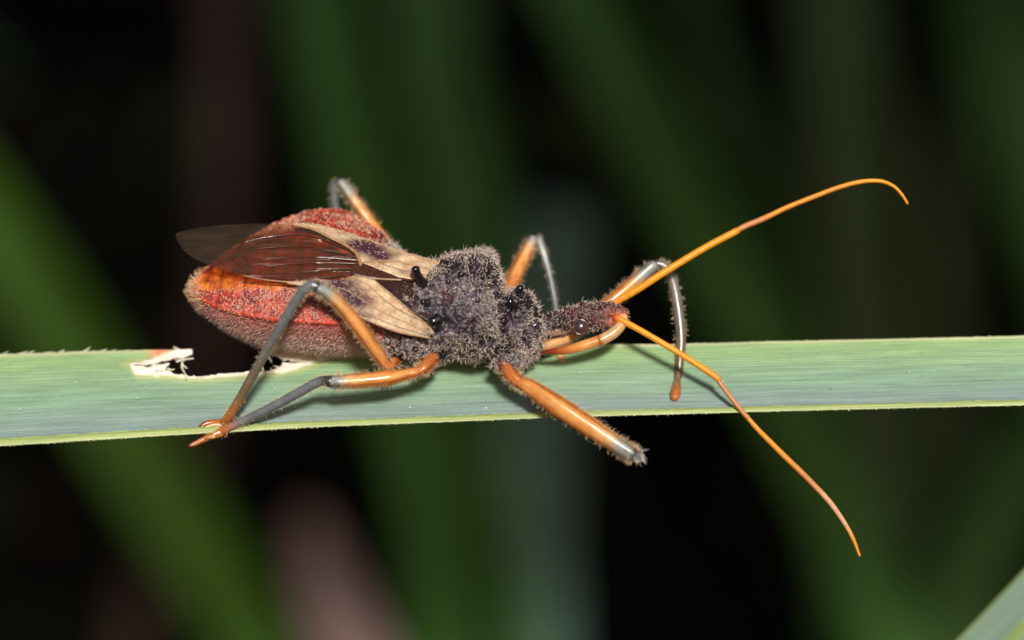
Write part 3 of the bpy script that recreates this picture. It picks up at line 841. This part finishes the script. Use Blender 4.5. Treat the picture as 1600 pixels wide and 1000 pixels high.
# legs
def leg_bristles(o, path, rad, n, ln=(.05, .105), col=lin(222, 190, 150), fwd=None):
    f = rng.uniform(2, len(path) - 3, n); ki = f.astype(int); fr = (f - ki)[:, None]
    tan0 = np.gradient(path, axis=0); tan0 /= np.linalg.norm(tan0, axis=1)[:, None]
    path = path[ki] * (1 - fr) + path[ki + 1] * fr; rad = rad[ki]; tan = tan0[ki]; k = np.arange(n)
    v = rng.normal(size=(n, 3)) * np.array([1, .3, 1]); v -= tan[k] * (v * tan[k]).sum(1)[:, None]; v /= np.linalg.norm(v, axis=1)[:, None]
    hair_mesh('bristles', path[k] + v * rad[k][:, None] * .95 , v + tan[k] * .3 + rng.normal(size=(n, 3)) * .12, rng.uniform(*ln, n), .0036, col, M_HAIR, o)

def leg(femur, tibia, tarsus, nb=620, ridge=.05):
    femur = [(a, b, c, d * (.86 if i > 1 else .95), e) for i, (a, b, c, d, e) in enumerate(femur)]
    if tibia: tibia = [(a, b, c, d * .84, e) for a, b, c, d, e in tibia]
    o, p, r = tube('leg', femur, M_LEG, bug, n=64, seg=28, ridge=ridge, wob=.05, stripe=.95)
    leg_bristles(o, p, r, int(nb * .6))
    if tibia:
        t, p, r = tube('tibia', tibia, M_LEG, o, n=64, seg=20, wob=.015, stripe=.12)
        leg_bristles(t, p, r, int(nb * .4), (.035, .085), lin(220, 190, 146))
        for ts in tarsus:
            tube('tarsus', ts, M_LEG, t, n=20, seg=10)
    return o
ly = lambda a, b, up=.04: float(leaf_y(a, b)) - up

# near hind leg
leg([(618, 560, -.35, 12, BRO), (606, 572, -.52, 10, OR2), (592, 556, -.68, 12, OR), (570, 525, -.85, 13.5, OR), (545, 493, -1.0, 13.5, OR), (522, 468, -1.12, 12.5, ORP), (508, 457, -1.18, 12, BLUE), (498, 451, -1.22, 11.5, BLUE)],
    [(494, 448, -1.24, 11, GREYD), (486, 446, -1.25, 10, GREY), (475, 453, -1.24, 9.5, GREY), (464, 468, -1.2, 9, GREY), (440, 507, -1.05, 8.8, GREY), (405, 568, -.8, 8.8, lin(110, 100, 84)), (378, 618, -.62, 9, BRN), (358, 650, -.5, 8.5, BRO), (349, 663, ly(349, 663, .06), 9, BRO)],
    [[(351, 662, ly(351, 662, .1), 6, BRO), (335, 660, ly(335, 660, .1), 5, BRO), (318, 664, ly(318, 664, .1), 4.5, lin(150, 70, 30)), (307, 676, ly(307, 676, .08), 3.5, lin(110, 40, 18))],
     [(348, 664, ly(348, 664, .12), 3, TANC), (333, 664, ly(333, 664, .14), 2.6, TANC), (319, 669, ly(319, 669, .13), 2.4, BRO), (311, 677, ly(311, 677, .1), 1.8, DRED)],
     [(346, 667, ly(346, 667, .12), 4, TANC), (330, 669, ly(330, 669, .12), 3.2, TANC), (317, 678, ly(317, 678, .1), 2.5, BRO)]])
# near middle leg
leg([(674, 562, -.4, 15, BRO), (664, 574, -.55, 11, OR2), (655, 580, -.6, 9, OR2), (640, 584, -.64, 10, OR), (610, 590, -.7, 13.5, OR), (575, 594, -.75, 13.5, OR), (545, 596, -.78, 12.5, ORP), (530, 597, -.8, 12, BLUE), (520, 597, -.8, 11.5, BLUE)],
    [(515, 596, -.8, 11.5, GREYD), (508, 595, -.8, 9.5, GREYD), (497, 597, -.79, 9, GREY), (480, 606, -.75, 9, GREY), (450, 623, -.66, 9, GREY), (415, 641, -.57, 8.5, GREY), (380, 658, -.5, 8, GREY), (352, 671, -.45, 8.5, BRO), (340, 677, ly(340, 677), 9, OR2)],
    [[(344, 676, ly(344, 676, .1), 8, OR2), (330, 681, ly(330, 681, .1), 6.5, BRO), (316, 688, ly(316, 688, .1), 4.5, BRO), (303, 694, ly(303, 694, .1), 4, BRO), (296, 697, ly(296, 697, .1), 3, DRED)],
     [(334, 682, ly(334, 682, .14), 4, TANC), (318, 685, ly(318, 685, .14), 2.5, BRO), (303, 691, ly(303, 691, .12), 1.8, DRED)]])
# near front leg, its shin folded back behind the thigh
front = leg([(790, 566, -.45, 15, DRED), (795, 580, -.55, 13, BRO), (803, 590, -.62, 13, OR2), (813, 598, -.66, 12, OR2), (826, 604, -.7, 14, OR), (850, 620, -.78, 18, OR), (885, 643, -.86, 18.5, OR), (920, 666, -.92, 17.5, OR), (950, 686, -.97, 16, ORP), (970, 699, -1.0, 15, BLUE), (984, 708, -1.02, 14, BLUE), (990, 711, -1.03, 13, GREYD), (995, 714, -1.03, 11, GREY)],
    [(992, 712, -.95, 10, GREYD), (985, 705, -.78, 8, GREY), (950, 682, -.68, 7, GREY), (900, 650, -.55, 7, GREY), (858, 622, -.45, 7, BRN)],
    [[(860, 623, -.45, 5, BRO), (840, 610, -.38, 4, BRO), (828, 604, -.32, 3, DRED)]], nb=1000)
kb = P(996, 714, -1.05); nk = 70
hair_mesh('knee_bristles', kb + rng.normal(size=(nk, 3)) * .05, np.array([.9, -.2, -.35]) + rng.normal(size=(nk, 3)) * .55, rng.uniform(.06, .15, nk), .0055, lin(226, 214, 200), M_HAIR, front)
# far hind leg
leg([(640, 430, .7, 11, OR2), (605, 385, .85, 12, OR), (580, 350, .95, 12, OR), (558, 320, 1.0, 11.5, ORP), (543, 299, 1.05, 11, BLUE), (534, 287, 1.08, 10.5, BLUE)],
    [(530, 285, 1.1, 8.5, GREYD), (523, 291, 1.12, 8, GREY), (522, 310, 1.15, 8, GREY), (528, 345, 1.15, 8, GREY), (545, 430, 1.0, 8, GREY), (572, 515, .75, 7.5, BRN), (592, 553, .55, 7, BRO)],
    [[(592, 553, .55, 5, BRO), (606, 556, .5, 4, BRO)]], nb=300)
# far middle leg
leg([(780, 470, .45, 12, BRO), (795, 450, .65, 14, OR2), (806, 428, .8, 14, OR), (817, 405, .9, 13, OR), (825, 389, .95, 11.5, ORP), (832, 375, 1.0, 10.5, BLUE)],
    [(836, 372, 1.0, 8, GREYD), (842, 377, 1.0, 7, BLUE), (850, 398, .98, 6.5, BLUE), (860, 435, .9, 6, GREY), (868, 478, .8, 6, GREY), (874, 525, .65, 6, BRN), (876, 555, ly(876, 555), 8, TANC)],
    [[(876, 556, ly(876, 556, .06), 8, TANC), (878, 563, ly(878, 563, .06), 6, TANC)]], nb=300)
# far front leg
leg([(832, 545, .0, 11, TANC), (850, 541, .08, 11, TANC), (875, 533, .16, 11, ORP), (903, 518, .25, 11, OR), (930, 495, .32, 12, OR), (955, 472, .38, 13, OR), (985, 447, .43, 13.5, OR), (1005, 429, .46, 13, BLUE), (1020, 416, .48, 12, BLUE)],
    [(1026, 412, .5, 9, GREYD), (1036, 415, .5, 9, lin(120, 116, 108)), (1045, 424, .5, 9.5, lin(130, 126, 118)), (1054, 452, .48, 10, lin(118, 112, 104)), (1061, 495, .42, 10.5, lin(110, 102, 92)), (1064, 530, .36, 10, lin(112, 96, 76)), (1062, 565, .28, 8.5, BRN), (1058, 597, .18, 8.5, BRN), (1055, 616, ly(1055, 616, .07), 10.5, BRO)],
    [[(1056, 612, ly(1056, 612, .12), 7, BRO), (1054, 621, ly(1054, 621, .1), 7, BRO)]], nb=500)

# ------------------------------------------------------------------ wings
def wing_c(px): return interp(px, [(260, 416), (500, 416), (560, 430), (640, 455), (700, 470)])
def wing_pt(px, py, lift=0.0):
    px = np.asarray(px, float); py = np.asarray(py, float)
    c = wing_c(px); d = np.full(px.shape, .4)
    for _ in range(5):
        l = (py - c) / 100 / SA + d * CA / SA
        d = .43 - .13 * l ** 2 + lift
    return PA(px, c, 0 * px) + l[..., None] * LV + d[..., None] * DV

def wing_patch(name, up, lo, mat, parent, colf, nx=90, nv=22, thick=.012, lift=0.0, wav=0.0):
    x0 = max(up[0][0], lo[0][0]); x1 = min(up[-1][0], lo[-1][0])
    xs = np.linspace(x0, x1, nx)
    U = interp(xs, up); L = interp(xs, lo)
    vv = np.linspace(0, 1, nv)
    PX = np.repeat(xs[:, None], nv, 1); PY = U[:, None] + (L - U)[:, None] * vv[None]
    ln = lift
    if wav:
        nzz = np.array([[mnoise.noise(Vector((PX[i, j] * .012, PY[i, j] * .07, 5))) for j in range(nv)] for i in range(nx)])
        ln = lift + wav * nzz + .011 * np.sin(PY * 2 * math.pi / 9.5 + 2.5 * nzz) * np.clip((PX - 350) / 80, 0, 1)
    V = wing_pt(PX, PY, ln)
    idx = np.arange(nx * nv).reshape(nx, nv)
    F = np.stack([idx[:-1, :-1], idx[:-1, 1:], idx[1:, 1:], idx[1:, :-1]], -1).reshape(-1, 4)
    cols = colf(PX, PY).reshape(-1, 3)
    o = mesh_obj(name, V.reshape(-1, 3), F, mat, parent, cols)
    if thick:
        s = o.modifiers.new('thick', 'SOLIDIFY'); s.thickness = thick; s.offset = 0
    return o, V, PX, PY

BEI = np.array(lin(212, 186, 146)); BEI2 = np.array(lin(180, 138, 106)); PUR = np.array(lin(72, 40, 50)); MBR = np.array(lin(96, 52, 30))
def corium_col(spots):
    def f(X, Y):
        nn = np.array([[mnoise.noise(Vector((X[i, j] * .03, Y[i, j] * .09, 9))) for j in range(X.shape[1])] for i in range(X.shape[0])])[..., None]
        c = BEI * (1 - np.clip(.5 + nn, 0, 1)) + BEI2 * np.clip(.5 + nn, 0, 1)
        for (cx, cy, rx, ry, rot, k) in spots:
            a = math.radians(rot); dx = X - cx; dy = Y - cy
            u = (dx * math.cos(a) + dy * math.sin(a)) / rx; w = (-dx * math.sin(a) + dy * math.cos(a)) / ry
            m = np.clip(1.5 * (1.15 - np.sqrt(u * u + w * w) + .35 * nn[..., 0]), 0, 1)[..., None] * k
            c = c * (1 - m) + PUR * m
        return c
    return f
# right (far) forewing
UF = [(462, 349), (480, 349), (500, 351), (520, 356), (545, 363), (570, 372), (600, 384), (620, 390), (650, 399), (692, 411)]
LF = [(462, 352), (480, 355), (500, 362), (515, 371), (545, 386), (560, 398), (568, 412), (585, 418), (600, 424), (625, 434), (650, 438), (692, 442)]
fw, fV, fX, fY = wing_patch('forewing', UF, LF, M_WING, bug, corium_col([(580, 390, 54, 17, 22, 1), (630, 425, 20, 5, 10, .4)]), lift=.02)
# left (near) forewing
UN = [(455, 441), (490, 441), (520, 440), (545, 437), (556, 431), (572, 433), (590, 440), (610, 456), (632, 475), (660, 499), (680, 517)]
LN = [(455, 444), (490, 449), (515, 458), (530, 470), (545, 483), (570, 497), (600, 510), (630, 520), (665, 526), (680, 522)]
nw, nV_, nX, nY = wing_patch('forewing', UN, LN, M_WING, bug, corium_col([(545, 461, 54, 30, 42, 1), (680, 520, 20, 14, 30, .9), (508, 447, 14, 5, 10, .5)]), lift=.03)
# dark claval strips
flat_col = lambda c: (lambda X, Y: np.tile(np.array(c), X.shape + (1,)))
wing_patch('clavus', [(548, 418), (556, 414), (575, 416), (600, 425), (628, 435), (660, 438)], [(548, 420), (556, 430), (575, 434), (600, 437), (628, 438), (660, 441)], M_WING, fw, flat_col(lin(70, 38, 24)), nx=40, nv=10, lift=.015)
wing_patch('clavus', [(585, 438), (610, 439), (640, 441), (690, 450)], [(585, 439), (600, 449), (620, 466), (645, 487), (690, 515)], M_WING, nw, flat_col(lin(52, 28, 22)), nx=40, nv=14, lift=.012)
# membranes
UM = [(276.5, 367), (280, 364), (290, 360), (310, 356), (350, 351.5), (400, 349), (440, 350), (470, 353), (490, 358), (515, 371), (545, 386), (560, 398), (567, 412)]
LM = [(276.5, 369), (280, 377), (290, 391), (308, 405), (325, 412), (360, 424), (390, 433), (435, 439), (470, 441), (520, 439), (548, 434), (560, 424), (567, 414)]
mb, mV, _, _ = wing_patch('membrane', UM, LM, M_MEMB, fw, flat_col((.1, .06, .04)), nx=120, nv=40, thick=0, lift=.0, wav=.035)
UM2 = [(318, 385), (340, 376), (400, 368), (460, 370), (520, 384), (552, 408), (560, 420)]
LM2 = [(318, 388), (335, 404), (370, 424), (420, 441), (460, 447), (500, 447), (530, 443), (552, 430), (560, 424)]
wing_patch('membrane', UM2, LM2, M_MEMB, nw, flat_col((.1, .06, .04)), nx=90, nv=30, thick=0, lift=-.035, wav=.02)
# wing veins
VE = lin(74, 38, 22); VL = lin(164, 126, 92)
def vein(pts, r, col, parent, lift=.012, mat=None):
    q = catmull(np.array(pts, float), 30)
    pw = wing_pt(q[:, 0], q[:, 1], lift)
    rr = np.linspace(1, .55, 30) * r / 100
    V, F, Cc = tube_arrays(pw, rr, np.tile(col, (30, 1)), 8)
    mesh_obj('vein', V, F, mat or M_WING, parent, Cc)
for pts in ([(562, 400), (535, 386), (500, 373), (460, 368), (420, 371), (385, 379)],
            [(563, 404), (530, 395), (490, 387), (450, 386), (400, 390)],
            [(564, 408), (530, 405), (490, 403), (450, 404), (410, 408)],
            [(562, 413), (530, 412), (490, 412), (450, 414), (420, 418)],
            [(558, 420), (530, 422), (495, 425), (450, 428), (400, 428)],
            [(556, 428), (530, 432), (500, 436), (460, 437), (400, 434)],
            [(385, 379), (372, 392), (368, 406), (385, 420)]):
    vein(pts, 1.4, VE, mb, mat=M_BLACK)
vein([(566, 414), (560, 399), (545, 386), (515, 371), (490, 359), (465, 353)], 3.0, VL, fw, .028)
vein([(690, 424), (650, 416), (615, 408), (580, 410), (566, 412)], 1.8, VL, fw, .03)
vein([(677, 515), (660, 501), (632, 477), (608, 457), (592, 442)], 2.2, VL, nw, .036)
vein([(677, 520), (640, 505), (600, 487), (560, 462), (535, 450)], 1.5, VL, nw, .036)
vein([(556, 432), (566, 440), (580, 448), (600, 465)], 1.5, VL, nw, .036)
vein([(628, 438), (600, 437), (575, 435), (556, 433)], 1.8, VL, nw, .036)
vein([(545, 438), (500, 443), (460, 442), (420, 438), (388, 432)], 1.6, VL, nw, .02)
vein([(674, 527), (630, 519), (600, 509), (570, 496), (545, 482), (530, 469)], 2.0, VL, nw, .034)
vein([(690, 411), (650, 400), (620, 391), (570, 373), (520, 357), (480, 350)], 2.0, VL, fw, .024)
vein([(672, 506), (640, 492), (610, 474), (585, 452)], 1.2, BRN, nw, .034)
vein([(672, 524), (630, 512), (590, 496), (556, 474)], 1.2, BRN, nw, .034)
vein([(690, 432), (650, 428), (610, 417), (580, 405)], 1.2, BRN, fw, .026)
# down on the leathery wing bases
for (o, V, X, nb) in ((fw, fV, fX, 350), (nw, nV_, nX, 520)):
    i = rng.integers(5, V.shape[0], nb); j = rng.integers(0, V.shape[1], nb)
    hair_mesh('wing_down', V[i, j] + DV * .008, DV * .7 + rng.normal(size=(nb, 3)) * .3 + np.array([-.8, 0, 0]), rng.uniform(.03, .06, nb), .0042, lin(232, 214, 188), M_HAIR, o)
